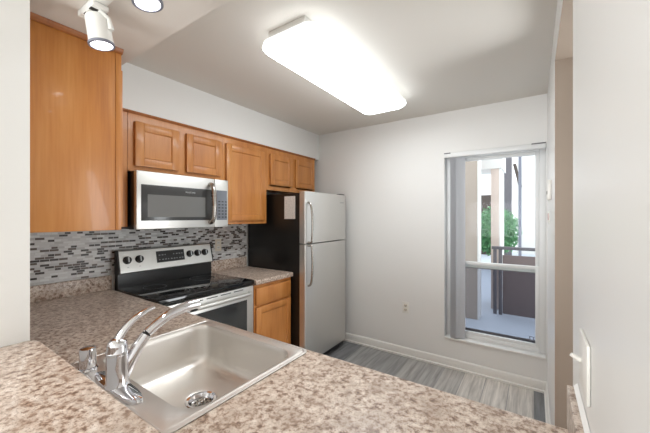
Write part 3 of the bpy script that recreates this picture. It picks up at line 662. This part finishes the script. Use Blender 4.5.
# ------------------------------------------------------------------ outlets and switches
ot = thing('wall_outlet', 'almond outlet on the mosaic backsplash right of the range', 'outlet', (XA + .01, 1.865, 1.15))
pl = mesh('cover_plate', B(XA + .0095, XA + .015, 1.832, 1.902, 1.105, 1.220, .002), M['almond'], ot)
for z in (1.140, 1.184): mesh('socket', B(XA + .0151, XA + .0175, 1.850, 1.884, z - .014, z + .014, .001), M['white_plastic'], ot)
for z in (1.140, 1.184):
    for y in (1.859, 1.872): mesh('slot', B(XA + .0176, XA + .0182, y, y + .003, z - .006, z + .006), M['slot'], ot)
ox, oz = -1.092, .500
ot = thing('wall_outlet', 'white outlet low on the window wall left of the window', 'outlet', (ox, YF, oz - .06))
mesh('cover_plate', B(ox - .036, ox + .036, YF - .006, YF - .0003, oz - .058, oz + .058, .002), M['white_plastic'], ot)
for z in (oz - .021, oz + .021): mesh('socket', B(ox - .018, ox + .018, YF - .0085, YF - .0061, z - .015, z + .015, .001), M['almond'], ot)
for z in (oz - .021, oz + .021):
    for a, b_, c, d in ((-.009, -.004, -.006, .007), (.004, .009, -.006, .007), (-.003, .003, -.013, -.008)): mesh('slot', B(ox + a, ox + b_, YF - .0092, YF - .0086, z + c, z + d), M['slot'], ot)
sw_ = thing('light_switch', 'white switch plate with protruding toggle on near right wall above countertop', 'light switch', (XR, .83, 1.075))
mesh('cover_plate', B(XR - .007, XR - .0003, .768, .886, 1.073, 1.190, .003), M['white_plastic'], sw_)
for y in (.850,):
    mesh('toggle', tube(bmesh.new(), [(XR - .0065, y, 1.131), (XR - .014, y, 1.134), (XR - .024, y, 1.140)], [.0055, .005, .0042], 10), M['white_plastic'], sw_)
th = thing('intercom_panel', 'slim almond panel on the right wall beside the window', 'panel', (XR, 2.46, 1.55))
mesh('case', B(XR - .02, XR - .0003, 2.40, 2.53, 1.545, 1.67, .003), M['white_plastic'], th)
mesh('button', B(XR - .0225, XR - .0202, 2.42, 2.45, 1.58, 1.60, .0005), M['slot'], th)
th = thing('alarm_plate', 'tiny white plate with red mark below the slim panel', 'plate', (XR, 2.65, 1.40))
mesh('plate', B(XR - .008, XR - .0003, 2.60, 2.68, 1.395, 1.475, .002), M['white_plastic'], th)
mesh('red_mark', B(XR - .0092, XR - .0081, 2.605, 2.675, 1.415, 1.46, .0003), M['red'], th)

# ------------------------------------------------------------------ kitchen ceiling light
LX0, LX1, LY0, LY1 = -1.268, -.866, 1.185, 2.52
cl = thing('ceiling_light', 'long white rectangular fluorescent light glowing on kitchen ceiling', 'ceiling light', ((LX0 + LX1) / 2, (LY0 + LY1) / 2, ZC))
bm = B(LX0 + .075, LX1 - .075, LY0 + .02, LY1 - .02, ZC - .036, ZC - .0005, .003); mesh('housing', bm, M['white_metal'], cl)
def rr2(d, z): return [(x, y, z) for x, y in rrect(LX0 + d, LX1 - d, LY0 + d, LY1 - d, max(.085 - d, .02))]
mesh('pan_rim', loft(bmesh.new(), [rr2(.05, ZC - .0365), rr2(.012, ZC - .040), rr2(.004, ZC - .047), rr2(.003, ZC - .060), rr2(.006, ZC - .062)], True, True), M['pan'], cl)
mesh('diffuser', loft(bmesh.new(), [rr2(.002, ZC - .0645), rr2(0, ZC - .068), rr2(.004, ZC - .074), rr2(.020, ZC - .088), rr2(.042, ZC - .099), rr2(.075, ZC - .104)], True, True), M['diffuser'], cl)

# ------------------------------------------------------------------ track lights under the soffit
tx0, tx1, ty = -1.262, -.25, .405
tl = thing('track_light', 'white track light with two glowing spot heads under soffit', 'track light', (-.8, ty, ZS))
rail = mesh('track_rail', B(tx0, tx1, ty - .018, ty + .018, ZS - .020, ZS - .0005, .003), M['white_metal'], tl)
mesh('end_cap', B(tx0 - .012, tx0 - .0005, ty - .019, ty + .019, ZS - .021, ZS - .0005, .003), M['white_plastic'], rail)
SPH = [((-1.172, .420, 2.000), (.08, .12, -1)), ((-.840, .405, 2.000), (.10, .10, -1))]
for c, dr_ in SPH:
    c = Vector(c); ax = Vector(dr_).normalized(); top = c - ax * .092
    h = mesh('spot_head', lathe(bmesh.new(), top, ax, [(.010, -.003), (.029, 0), (.0325, .003), (.0335, .010), (.0345, .084), (.0355, .092), (.0305, .092), (.0295, .086)], 32, True, False), M['white_metal'], tl)
    mesh('trim_ring', lathe(bmesh.new(), c, ax, [(.0358, -.006), (.0372, -.004), (.0372, .002), (.0302, .003), (.0297, -.001)], 32, False, False), M['ext_grey'], h)
    mesh('lens', lathe(bmesh.new(), c, ax, [(.0292, -.006), (.0292, -.002), (.016, .0005)], 32), M['lens'], h)
    bm = bmesh.new(); box(bm, top.x - .045, top.x + .045, ty - .022, ty + .022, ZS - .036, ZS - .0205, .003)
    mesh('adapter', bm, M['white_plastic'], h)
    for q in (-.030, .014): mesh('adapter_slot', B(top.x + q, top.x + q + .016, ty - .0225, ty + .023, ZS - .0385, ZS - .0362), M['slot'], h)
    side = ax.cross(Vector((0, 1, 0))).normalized() * -1
    side = Vector((ax.y, -ax.x, 0)).normalized() if abs(ax.x) + abs(ax.y) > 1e-6 else Vector((1, 0, 0))
    side = Vector((.85, .53, 0)).normalized()
    p0 = Vector((top.x + .03, ty, ZS - .036)); p1 = top + side * .038 + ax * .01; p2 = top + side * .040 + ax * .045
    mesh('yoke', tube(bmesh.new(), [p0, p1, p2], [.007, .007, .009], 10), M['white_metal'], h)
    l = bpy.data.lights.new('spot_beam', 'SPOT'); l.energy = .9; l.spot_size = R(80); l.spot_blend = .8; l.shadow_soft_size = .03; l.color = (1, .97, .93)
    o = link(bpy.data.objects.new('spot_beam', l)); o.location = c + ax * .012; o.rotation_euler = ax.to_track_quat('-Z', 'Y').to_euler()
